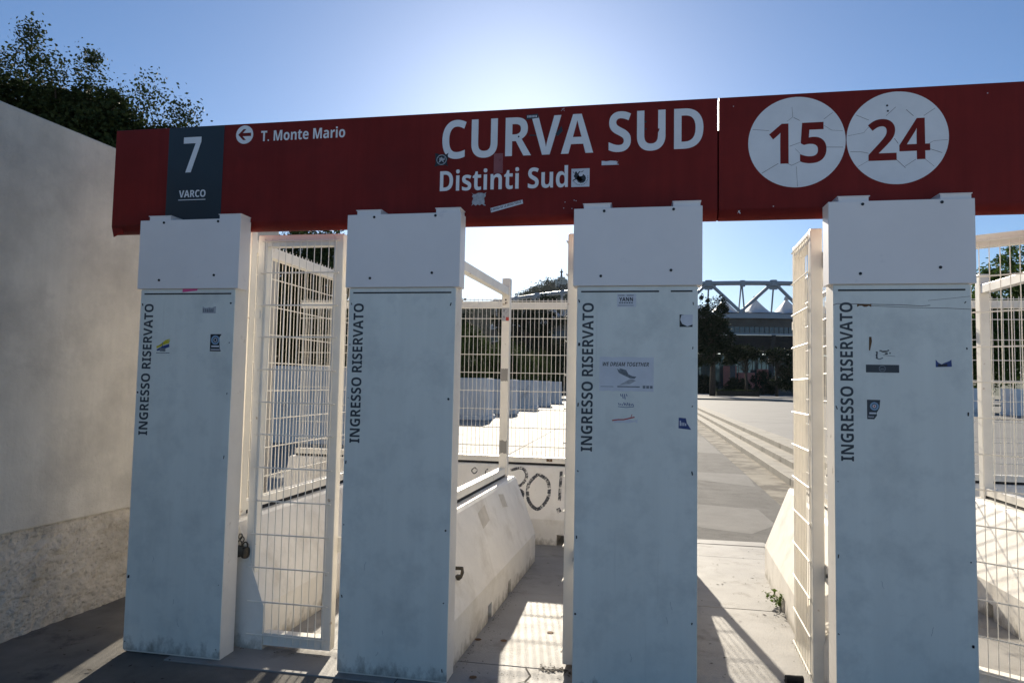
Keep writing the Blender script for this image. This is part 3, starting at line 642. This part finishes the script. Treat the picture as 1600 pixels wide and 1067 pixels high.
fence((2.765, .25, 0), TW*.2, 2.36, 'bare fence frame behind the half open gate leaf at the right edge', mesh=False)
fence((-1.385, 3.54, 0), R(90), 2.35, 'mesh fence across the back, left of the stickered end post', end_post=False, start_post=False, ztop=2.465)
fence((.30, 3.54, 0), R(90), 1.67, 'mesh fence across the back above the O and ! graffiti', end_post=False, ztop=2.455)
fence((5.2, 3.54, 0), R(90), 3.38, 'mesh fence across the back at the right edge, right of the post under the 24', ztop=2.46, end_post=False)
# stickers on the end post of the second fence (front face of the post, facing -y)
yf = 2.36-.0744
flat('sticker', [rect(-.033, 2.285, .033, 2.165)], yf, 'paper_grey', f2, .001); flat('print', [rect(.004, 2.20, .033, 2.168)], yf-.001, 'ink_red', f2, .0006)
flat('print', [torn(-.028, 2.275, -.002, 2.245, 4, .2, 'tblr', 3), torn(-.025, 2.22, -.005, 2.185, 4, .2, 'tblr', 6)], yf-.001, 'ink_grey', f2, .0006)
flat('sticker', [disc(0, 1.86, .033, 24)], yf, 'cream_paint', f2, .001); flat('sticker', [torn(-.033, 1.73, .033, 1.61, 6, .05, 'tb', 7)], yf, 'slab_concrete', f2, .001)
flat('sticker', [torn(-.035, 1.08, .035, .95, 6, .06, 'tb', 17)], yf, 'slab_concrete', f2, .001); flat('bolt', [disc(0, .82, .009, 10), disc(0, 2.36, .008, 10), disc(0, 2.33, .007, 10)], yf, 'bolt_dark', f2, .003)

# ------------------------------------------------------------------ small things on the ground
def leaf_cards(P, size, nrm_rand=1.0, seed=0, aspect=.45, up=.0):
    """two-triangle leaves at points P (n,3): returns verts, faces"""
    r = np.random.default_rng(seed); n = len(P)
    d = r.normal(size=(n, 3)); d[:, 2] = d[:, 2]*.7+up; d /= np.linalg.norm(d, axis=1)[:, None]
    e = r.normal(size=(n, 3)); e -= d*(e*d).sum(1)[:, None]; e /= np.linalg.norm(e, axis=1)[:, None]
    s = size*r.uniform(.6, 1.35, n)[:, None]
    V = np.stack([P-d*s*.5, P+e*s*aspect*.5+np.cross(d, e)*s*.08, P+d*s*.5, P-e*s*aspect*.5+np.cross(d, e)*s*.08], 1).reshape(-1, 3)
    return V
def fast_quads(name, V, m, parent=None):
    n = len(V)//4; me = bpy.data.meshes.new(name)
    me.vertices.add(n*4); me.vertices.foreach_set('co', V.astype('f').ravel())
    me.loops.add(n*4); me.loops.foreach_set('vertex_index', np.arange(n*4, dtype='i'))
    me.polygons.add(n); me.polygons.foreach_set('loop_start', np.arange(0, n*4, 4, dtype='i'))
    me.update(calc_edges=True); me.validate()
    return link(name, me, m, parent)
wd = empty('weed', (1.05, 1.80, 0)); tag(wd, 'small green weed growing by the barrier foot beside the open gate leaf', 'weed')
stm = M(); LP = []
r_ = np.random.default_rng(5)
for k in range(11):
    a = r_.uniform(0, 6.28); L = r_.uniform(.08, .19); tip = Vector((math.cos(a)*L*.8-.02, math.sin(a)*L*.8-.03, L*.75))
    stm.tube([(0, 0, 0), tip*.5+Vector((0, 0, .02)), tip], [.003, .0025, .0012], 5)
    for t in np.linspace(.3, 1.05, 9): LP.append(np.array(tip)*t+r_.normal(size=3)*.012)
stm.build('stem', 'leaf_weed', wd); fast_quads('leaves', leaf_cards(np.array(LP), .042, seed=2), 'leaf_weed', wd)
ds = empty('door_stop', (.86, .425, 0)); tag(ds, 'short black rubber stop on the slab in front of the open gate leaf', 'door stop')
M().tube([(-.045, 0, .022), (.045, .012, .022)], .020, 14).box(-.05, .05, -.022, .03, .0015, .008).build('body', 'rubber', ds)
lp = []
for _ in range(70):
    x, y = (rnd.uniform(.4, 1.2), rnd.uniform(.1, 3.6)) if rnd.random() < .5 else (rnd.uniform(-3.5, 4), rnd.uniform(-1, 3.6)); lp.append((x, y, .006))
for _ in range(90): lp.append((rnd.gauss(-.42, .07), rnd.gauss(.31, .03), .006))
for _ in range(60): lp.append((rnd.uniform(-3.6, -2.4), rnd.uniform(-.9, .3), .004))
gr = []
for _ in range(500):
    t = rnd.random()
    if t < .35: gr.append((rnd.uniform(-2.3, 2.2), abs(rnd.gauss(0, .02))+.16, .004))
    elif t < .65: gr.append((-.98+rnd.gauss(.05, .03), rnd.uniform(.2, 2.6), .004))
    elif t < .85: gr.append((.97+rnd.gauss(-.02, .03)+.05, rnd.uniform(.3, 2.6), .004))
    else: gr.append((rnd.uniform(-1, 1.2), rnd.uniform(.1, 3.6), .004))
V0 = leaf_cards(np.array(gr), .012, seed=19, aspect=.8)
V = np.concatenate([leaf_cards(np.array(lp), .03, seed=9), V0]); V[:, 2] = np.clip(.004+(V[:, 2]-.006)*.15, .0022, .012)
tag(fast_quads('leaf_litter', V, 'litter'), 'scattered brown leaf scraps on the slabs', 'litter', kind='stuff')

# ------------------------------------------------------------------ marble blocks along the avenue
def block(x0, x1, y0, y1, z0, z1, label):
    e = empty('marble_block', ((x0+x1)/2, (y0+y1)/2, z0)); tag(e, label, 'stone block', 'white marble blocks lining the avenue')
    a, b, h = (x1-x0)/2, (y1-y0)/2, z1-z0
    M().box(-a-.06, a+.06, -b-.06, b+.06, -.05, .18).build('base', 'marble', e, bevel=.02)
    M().box(-a, a, -b, b, .18, h).build('shaft', 'marble', e, bevel=.025)
names = ['nearest', 'second nearest', 'third', 'fourth', 'fifth', 'sixth', 'seventh']
for k, y in enumerate((12.3, 18.6, 24.9, 31.1, 38.5, 45., 52.5)):
    block(-9.8, -6.3, y, y+1.5, -.002, 1.78 if k > 1 else 1.92, f'white marble block left of the avenue, {names[k]} from the gate in the left row')
block(15.2, 17.2, 34.1, 35.4, .36, 1.78, 'white marble block under the trees on the right, left one of two')
block(20.0, 22.2, 37.8, 39.1, .36, 1.80, 'white marble block under the trees on the right, right one of two')

# ------------------------------------------------------------------ trees
def tree(name, label, cat, base, lumps, leaf, size, n, trunk_r, trunk_top, seed, group=None, limbs=9, fill=.55, nclump=70, cl=.32, aspect=.45, extra=None):
    """lumps: list of (x,y,z,rx,ry,rz) relative to base; leaves sit in clumps on twig ends through the crown's volume"""
    r = np.random.default_rng(seed)
    e = empty(name, base); tag(e, label, cat, group)
    Ls = np.array(lumps, float); vol = Ls[:, 3]*Ls[:, 4]*Ls[:, 5]; pr = vol**.8/np.sum(vol**.8)
    cs = []
    for k in range(nclump):
        i = r.choice(len(Ls), p=pr); d = r.normal(size=3); d /= np.linalg.norm(d)
        rad = r.uniform(fill**3, 1)**(1/3.); cs.append(Ls[i, :3]+d*Ls[i, 3:]*rad)
    cs = np.array(cs)
    if extra is not None: cs = np.vstack([cs, np.array(extra, float)])
    idx = r.integers(0, len(cs), n); d = r.normal(size=(n, 3)); 
    d *= cl*r.uniform(.5, 1.25, len(cs))[idx][:, None]*.62
    P = cs[idx]+d
    P[:, 2] = np.maximum(P[:, 2], .05)
    fast_quads('crown', leaf_cards(P, size, seed=seed+1, aspect=aspect, up=.25), leaf, e)
    m = M(); tt = Vector(trunk_top)
    m.tube([(0, 0, -.05), tt*.35+Vector((.06, .03, 0)), tt*.7+Vector((-.05, .04, 0)), tt], [trunk_r*1.25, trunk_r, trunk_r*.85, trunk_r*.6], 9)
    m.build('trunk', 'bark', e, smooth=True)
    b = M(); pick = r.permutation(len(cs))[:limbs*4]
    for q, k in enumerate(pick):
        s_ = tt*r.uniform(.55, 1.0); c = Vector(cs[k]); mid = (s_+c)*.5+Vector(r.normal(size=3)*.12)
        b.tube([s_, mid, c], [trunk_r*.35, trunk_r*.2, trunk_r*.05], 5)
    b.build('limbs', 'bark', e)
    return e
# holm oak above the concrete wall
ok = tree('oak_tree', 'dark leafy tree rising above the concrete wall at the upper left', 'tree', (-9.0, 5.6, 0),
     [(-.9, 0, 3.7, 2.0, 1.6, 1.7), (.2, -.4, 4.3, 1.2, 1.1, 1.55), (1.2, -.5, 4.0, 1.0, 1.0, 1.45), (2.0, -.5, 3.8, .75, .8, 1.2), (-1.5, -.2, 4.6, 1.2, 1.2, 1.2), (.9, 0, 3.2, 1.8, 1.3, 1.2), (2.4, -.2, 3.3, .7, .8, 1.2)],
     'leaf_oak', .050, 210000, .2, (.1, 0, 2.6), 11, limbs=16, nclump=620, cl=.21, fill=.35, aspect=.6,
     extra=[(.25, -.95, 6.6), (.22, -.95, 6.4), (.3, -.9, 6.15), (.28, -.9, 5.95), (1.15, -.8, 6.2), (1.1, -.8, 5.95), (1.1, -.8, 5.7), (1.95, -.6, 5.75), (1.9, -.6, 5.5), (1.95, -.6, 5.2), (2.45, -.5, 5.45), (2.5, -.5, 5.25), (2.45, -.5, 4.95), (-.2, -.9, 6.2), (-.3, -.9, 5.9), (.6, -.9, 6.1), (.65, -.9, 5.8), (1.5, -.7, 5.6), (2.3, -.5, 5.1), (-.5, -.9, 5.9), (-1.0, -.8, 5.8), (-.7, -.8, 5.6), (0, -.8, 5.7), (.45, -.8, 5.6), (.8, -.8, 5.5), (1.35, -.7, 5.35), (1.7, -.6, 5.0)])
rk = np.random.default_rng(77); PP = []
for (x, y, z, a_, b_, c_), nn in (((-.9, 0, 3.7, 1.9, 1.2, 1.6), 22000), ((.30, -.5, 4.5, 1.2, .7, 1.55), 30000), ((1.35, -.5, 4.15, 1.0, .6, 1.40), 26000), ((-1.2, -.4, 4.9, 1.2, .8, 1.2), 24000), ((2.1, -.4, 3.95, .75, .5, 1.2), 16000), ((.8, -.4, 4.3, 1.3, .6, 1.2), 16000), ((-.6, -.5, 4.9, 1.5, .8, 1.45), 22000), ((1.0, -.6, 4.5, 1.2, .6, 1.5), 18000), ((2.05, -.5, 4.1, .85, .5, 1.3), 9000)):
    q = rk.normal(size=(nn, 3)); q /= np.linalg.norm(q, axis=1)[:, None]; PP.append(np.array((x, y, z))+q*rk.uniform(0, 1, (nn, 1))**.4*np.array((a_, b_, c_))*.92)
fast_quads('inner_foliage', leaf_cards(np.concatenate(PP), .085, seed=78, aspect=.65), 'leaf_oak', ok)
tree('oak_tree', 'dark leafy tree behind the end of the concrete wall, seen through the padlocked gate leaf', 'tree', (-11.0, 14.5, 0),
     [(0, 0, 4.2, 2.6, 2.0, 2.4), (-2.2, .5, 4.0, 2.0, 1.8, 2.2), (2.2, .5, 3.8, 1.9, 1.8, 2.1), (.3, 0, 2.4, 2.4, 1.6, 1.4)], 'leaf_oak', .15, 60000, .2, (0, 0, 2.6), 13, nclump=420, cl=.40, fill=.1)
# oleander row behind the left blocks
shr = ['first', 'second', 'third', 'fourth', 'fifth', 'sixth', 'seventh', 'eighth']
for k, (x, y, h) in enumerate(((-11.2, 23, 5.0), (-10.9, 29, 5.2), (-10.6, 35, 5.4), (-10.8, 41, 5.2), (-10.4, 47, 5.1), (-10.6, 54, 5.3), (-10.4, 62, 5.2), (-10.5, 71, 5.4))):
    tree('shrub', f'tall rounded green shrub behind the marble blocks, {shr[k]} of the row counted from the gate', 'shrub', (x, y, 0),
         [(0, 0, h*.50, 2.3, 2.6, h*.46), (.6, -1.0, h*.42, 1.7, 1.7, h*.40), (.3, 1.5, h*.45, 1.6, 1.7, h*.42)], 'leaf_shrub', .19, 13000, .12, (0, 0, 1.6), 40+k, 'shrubs behind the marble blocks', limbs=4, nclump=150, cl=.36, fill=.55, aspect=.3)
# dark trees further back on the left
tree('pine_tree', 'dark pine with flat spreading boughs behind the row of shrubs', 'tree', (-16.2, 96, 0),
     [(0, 0, 11.6, 4.2, 3.2, 1.0), (1.6, 0, 12.9, 3.0, 2.4, .8), (3.2, 0, 13.6, 1.6, 1.2, .5), (-3.0, 0, 11.0, 3.2, 2.6, 1.0), (5.0, 0, 10.9, 2.2, 1.6, .6), (0, 0, 9.0, 4.5, 3, 1.3), (0, 0, 6.5, 4.5, 3, 1.6)], 'leaf_pine', .42, 20000, .35, (0, 0, 11), 61, nclump=200, cl=.55, fill=.2)
tree('pine_tree', 'dark tree standing alone behind the sticker-free gate post, left of the hill', 'tree', (-21.6, 74, 0),
     [(0, 0, 8.2, 2.0, 2.0, 3.6), (-2, 0, 7, 2.2, 2, 3.2), (-.5, 0, 4.5, 2.5, 2.5, 3)], 'leaf_pine', .34, 22000, .3, (0, 0, 6), 62, nclump=320, cl=.5, fill=.1)
tree('pine_tree', 'broad dark tree between the row of shrubs and the stadium', 'tree', (-13.5, 108, 0),
     [(0, 0, 6.0, 6, 3, 3.4), (6, 2, 5.0, 5, 3, 3.0), (-5, -2, 6.4, 4, 3, 3.6), (12, 4, 4.0, 5, 3, 2.6)], 'leaf_pine', .5, 24000, .35, (0, 0, 5), 63, nclump=260, cl=.7, fill=.15)
# cedar and pines before the stadium
tiers = [(0, 0, 3.4+1.35*k, 4.3-.42*k, 3.6-.36*k, .55) for k in range(7)]
tree('cedar_tree', 'dark cedar before the stadium, just right of the post with the poster', 'tree', (9.9, 92, .3),
     [(x, y, z+1.6, a, b, c) for x, y, z, a, b, c in tiers]+[(-1.2, 0, 11.2, 1.6, 1.4, .8), (.8, 0, 12.0, 1.0, 1.0, .6), (0, 0, 8, 2.6, 2.2, 3)], 'leaf_pine', .36, 15000, .34, (0, 0, 10.5), 71, nclump=240, cl=.48, fill=.1)
tree('umbrella_pine', 'umbrella pine with a dark flat crown before the stadium, right of the cedar', 'tree', (15.6, 101, .3),
     [(0, 0, 6.3, 2.4, 2.0, .9), (-1.6, 0, 5.9, 1.6, 1.4, .7)], 'leaf_pine', .36, 4000, .2, (0, 0, 5.6), 72, nclump=80, cl=.45, fill=.2)
tree('umbrella_pine', 'umbrella pine with a dark drooping crown before the stadium, left of the open gate leaf', 'tree', (20.4, 104, .3),
     [(0, 0, 6.0, 2.8, 2.0, 1.0), (2.2, 0, 4.6, 2.2, 1.6, 1.8), (1.5, 0, 2.6, 2.4, 1.6, 1.6)], 'leaf_pine', .36, 6500, .2, (0, 0, 5.4), 73, nclump=120, cl=.5, fill=.2)
# green trees on the right
for k, (x, y, h, rr, lab) in enumerate(((26.5, 47, 12.6, 4.4, 'leafy green tree at the right edge, tallest of those above the marble blocks'), (20.5, 44, 7.6, 2.9, 'low rounded green tree above the left marble block at the right edge'), (33, 58, 13, 5, 'leafy green tree furthest back at the right edge'))):
    tree('leafy_tree', lab, 'tree', (x, y, .3), [(0, 0, h*.62, rr, rr, h*.30), (-rr*.5, -.6, h*.5, rr*.7, rr*.7, h*.25), (rr*.4, .3, h*.78, rr*.6, rr*.6, h*.2), (0, 0, h*.36, rr*.95, rr*.9, h*.22)],
         'leaf_green', .26, 34000, .25, (0, 0, h*.55), 80+k, 'green trees on the right', nclump=260, cl=.5, fill=.3)
for k, (x, y, h, rr) in enumerate(((6.5, 124, 3.2, 2.2), (11.5, 126, 3.6, 2.6), (17.5, 125, 3.0, 2.2), (22.5, 127, 4.4, 2.4), (27.5, 125, 5.0, 2.6), (-12, 118, 4.6, 4), (-19, 120, 5, 4))):
    tree('bush', f'dark rounded bush at the foot of the stadium, {shr[k]} from the left' if k < 5 else f'dark bush far behind the left row of blocks, {("right", "left")[k-5]} one of two', 'bush', (x, y, .3),
         [(0, 0, h*.5, rr, rr*.8, h*.48), (rr*.6, 0, h*.38, rr*.6, rr*.6, h*.36)], 'leaf_pine', .34, 4500, .1, (0, 0, h*.4), 90+k, 'bushes at the foot of the stadium', limbs=3, nclump=90, cl=.42, fill=.2)
# clipped hedge
hr = np.random.default_rng(3); n = 7000
P = hr.uniform((-3.0, -.7, .05), (3.0, .7, .85), (n, 3)); P[:n//2, 2] = .85+hr.normal(0, .04, n//2)
hd = empty('hedge', (14.0, 98.5, .3)); tag(hd, 'low clipped green hedge before the stadium beneath the trees', 'hedge')
fast_quads('leaves', leaf_cards(P, .14, seed=4), 'leaf_shrub', hd)
M().box(-2.9, 2.9, -.6, .6, .02, .78).build('inner_twigs', 'bark', hd)

# ------------------------------------------------------------------ stadium
sd = empty('stadium', (20, 146, 0)); tag(sd, 'stadium with white tent roof and tubular roof truss in the background', 'stadium')
def ry(x): return ((x)/44.)**2*18       # plan curve of the outer ring, local
def RP(x, z, off=0): return (x, ry(x)+off, z)
XS = [-60+2*k for k in range(61)]
M().tube([RP(x, 23.55) for x in XS], .48, 12).build('top_chord', 'steel_white', sd, smooth=True)
M().tube([RP(x, 17.3, 1.2) for x in XS], .35, 10).build('bottom_chord', 'steel_white', sd, smooth=True)
top = [-5.3+13.2*k for k in range(-4, 5)]
for a in top:
    for s_ in (-1, 1):
        if -60 < a+s_*6.6 < 60: M().tube([RP(a+s_*.5, 23.3), RP(a+s_*6.9, 17.2, .6)], .36, 10).build('diagonal', 'steel_white', sd)
    nd = M()
    nd.tube([RP(a, 24.2), RP(a, 22.9)], .75, 10); nd.add([RP(a-1.6, 23.1, -.1), RP(a+1.6, 23.1, -.1), RP(a+.7, 22.2, -.1), RP(a-.7, 22.2, -.1), RP(a-1.6, 23.1, .2), RP(a+1.6, 23.1, .2), RP(a+.7, 22.2, .2), RP(a-.7, 22.2, .2)], [(0, 1, 2, 3), (7, 6, 5, 4), (0, 4, 5, 1), (1, 5, 6, 2), (2, 6, 7, 3), (3, 7, 4, 0)])
    nd.build('node', 'steel_white', sd)
    M().tube([RP(a+6.9, 24.1), RP(a+6.9, 22.8)], .55, 10).build('node', 'steel_white', sd)
    M().tube([RP(a, 23), RP(a, 16.5, 3)], .18, 8).build('hanger', 'steel_white', sd); M().tube([RP(a+6.6, 23), RP(a+6.4, 16.5, 3)], .16, 8).build('hanger', 'steel_white', sd); M().tube([RP(a+6.8, 23), RP(a+7.4, 17, .6)], .17, 8).build('hanger', 'steel_white', sd)
pk_x = [-1.6+6.6*k for k in range(-8, 9)]
for a in pk_x:
    m = M(); NU, NR = 20, 8
    for j in range(NR+1):
        f = j/NR
        for i in range(NU):
            t = 2*math.pi*i/NU; ca, sa = math.cos(t), math.sin(t)
            sq = 1/max(abs(ca), abs(sa)); rr_ = 1-f
            x = a+ca*(.12+rr_*3.26*(sq*.35+.65)); y = 5+sa*(.12+rr_*5.5*(sq*.3+.7)); z = 17.3+3.5*f**1.2
            m.v.append((x, ry(a)+y, z))
    for j in range(NR):
        for i in range(NU): m.f.append((j*NU+i, j*NU+(i+1) % NU, (j+1)*NU+(i+1) % NU, (j+1)*NU+i))
    m.f.append(tuple(range(NR*NU, NR*NU+NU)))
    m.build('tent', 'tent', sd, smooth=True)
    M().tube([(a, ry(a)+5, 20.7), (a, ry(a)+5, 21.4)], [.55, .35], 8).build('tent_cap', 'steel_white', sd)
def band(name, z0, z1, off0, off1, m, th=.4):
    k = M()
    for x, x2 in zip(XS, XS[1:]):
        a = [RP(x, z0, off0), RP(x2, z0, off0), RP(x2, z1, off1), RP(x, z1, off1)]; b = [(p[0], p[1]+th, p[2]) for p in a]
        k.add(a+b, [(0, 1, 2, 3), (7, 6, 5, 4), (0, 4, 5, 1), (2, 6, 7, 3)])
    return k.build(name, m, sd)
band('gutter', 16.1, 17.05, -.4, -.4, 'steel_white', 6)
band('fascia', 14.3, 16.1, .2, .2, 'stand_brown')
gl = band('glazing', 12.9, 14.3, .0, .0, 'glass_dark')
mu = M()
for x in XS:
    for q in (0, 1): mu.bar(RP(x+q, 12.9, -.05), RP(x+q, 14.3, -.05), .12, .1)
tag(mu.build('mullions', 'stand_dark', sd), kind='stuff')
band('ledge', 12.6, 12.9, -.5, -.5, 'steel_white', .8)
for k in range(14):
    z = 12.55-k*.27; band('rib', z-.16, z, .0+k*.28, .0+k*.28, 'rib_dark', .5)
band('soffit', 8.9, 12.6, 4.4, .8, 'stand_dark')
gw = band('glass_wall', .9, 8.9, 9, 9, 'glass', .3)
mu = M()
for k in range(-60, 61, 1):
    x = k; mu.bar(RP(x, .9, 8.9), RP(x, 8.9, 8.9), .09, .1)
for z in (2.4, 3.9, 5.4, 6.9, 8.4): mu.tube([RP(x, z, 8.9) for x in XS], .05, 4)
tag(mu.build('window_frames', 'rib_dark', sd), kind='stuff')
for x in range(-56, 57, 8): M().bar(RP(x, .3, 3.0), RP(x, 9.2, 3.6), 1.0, .8).build('column', 'stand_dark', sd); M().bar(RP(x, 9, 3.4), RP(x, 12.6, .3), .8, .7).build('bracket_arm', 'stand_dark', sd)
band('plinth', .0, 1.5, 1.5, 1.5, 'stand_dark', 8)
for x0, x1, z1, m in ((-1.5, 1.2, 6.2, 'pink_wall'), (1.6, 5.0, 4.8, 'pink_wall'), (5.6, 8.4, 5.6, 'pink_wall'), (-8.2, -7.2, 6.9, 'pale_wall')):
    M().box(x0, x1, ry(x0)+6.0, ry(x0)+7.0, 1.5, z1).build('kiosk', m, sd)

# ------------------------------------------------------------------ hill, wood and statue far behind
def hz(az, d):
    """height of the hill; az in degrees from +Y"""
    if az < -20: h = 62+ (az+20)*.2
    elif az < -12: h = 62+(az+20)*1.0
    elif az < -7.6: h = 70+(az+12)*6.0
    elif az < -4.5: h = 96-(az+7.6)*1.0
    else: h = max(18, 93-(az+4.5)*14)
    return h
hm = M(); AZ = np.linspace(-60, 50, 111); DD = [380, 450, 520, 580, 620, 700, 900]
FR = [-.02, .28, .62, .9, 1, .96, .7]
hvs = []
for a in AZ:
    for d, f in zip(DD, FR):
        hvs.append((d*math.sin(R(a)), d*math.cos(R(a)), hz(a, d)*f*.93+noise.noise(Vector((a*.5, d*.01, 0)))*2-2))
nD = len(DD)
hm.add(hvs, [(i*nD+j, (i+1)*nD+j, (i+1)*nD+j+1, i*nD+j+1) for i in range(len(AZ)-1) for j in range(nD-1)])
tag(hm.build('hill', 'hill_earth', smooth=True), kind='structure')
hr = np.random.default_rng(21); pts = []
for _ in range(1500):
    a = hr.uniform(-24, 2); t = hr.uniform(.15, 1.0)**.6; d = np.interp(t, [0, 1], [430, 625]); h = hz(a, d)*np.interp(d, DD, FR)*.93
    c = np.array([d*math.sin(R(a)), d*math.cos(R(a)), h+2.0]); s_ = hr.uniform(1.6, 3.6)*(1.5 if hr.random() < .1 else 1)
    pts.append(c+np.clip(hr.normal(size=(60, 3)), -1.5, 1.5)*np.array([s_, s_, s_*hr.uniform(.7, 1.5)]))
V = leaf_cards(np.concatenate(pts), 1.7, seed=22, aspect=.8)
tag(fast_quads('hillside_wood', V, 'hill_wood'), 'dark wood covering the far hillside', 'wood', kind='stuff')
a = -6.45; d = 600; hb = hz(a, d)*.955
su = empty('hilltop_statue', (d*math.sin(R(a)), d*math.cos(R(a)), 0)); tag(su, 'small statue on a square pedestal on the hilltop', 'statue')
M().box(-5, 5, -5, 5, hb-10, hb+3.2).box(-2, 2, -2, 2, hb+3.2, hb+4.2).box(-3.2, 3.2, -3.2, 3.2, hb+4.2, hb+5.2).build('pedestal', 'pale_wall', su)
M().tube([(0, 0, hb+5.2), (0, 0, hb+7), (0, 0, hb+9), (.1, 0, hb+10.4), (.1, 0, hb+11.2), (.1, 0, hb+11.6), (.1, 0, hb+12.3), (.1, 0, hb+13)], [1.1, .9, .75, .9, .7, .35, .55, .3], 10).tube([(-1.5, 0, hb+10.0), (0, 0, hb+10.6), (1.5, 0, hb+10.2)], .45, 8).build('figure', 'stand_dark', su, smooth=True)

# ------------------------------------------------------------------ air
hb_ = M().box(-1500, 1500, -90, 1000, -4, 125)
hz_o = hb_.build('haze', None); tag(hz_o, kind='stuff')
hm_ = bpy.data.materials.new('air'); hm_.use_nodes = True; n_ = hm_.node_tree.nodes; n_.clear()
ov = n_.new('ShaderNodeOutputMaterial'); pv = n_.new('ShaderNodeVolumePrincipled')
pv.inputs['Color'].default_value = (.92, .95, 1, 1); pv.inputs['Density'].default_value = .00006; pv.inputs['Anisotropy'].default_value = .1
hm_.node_tree.links.new(pv.outputs[0], ov.inputs['Volume']); hz_o.data.materials.append(hm_)
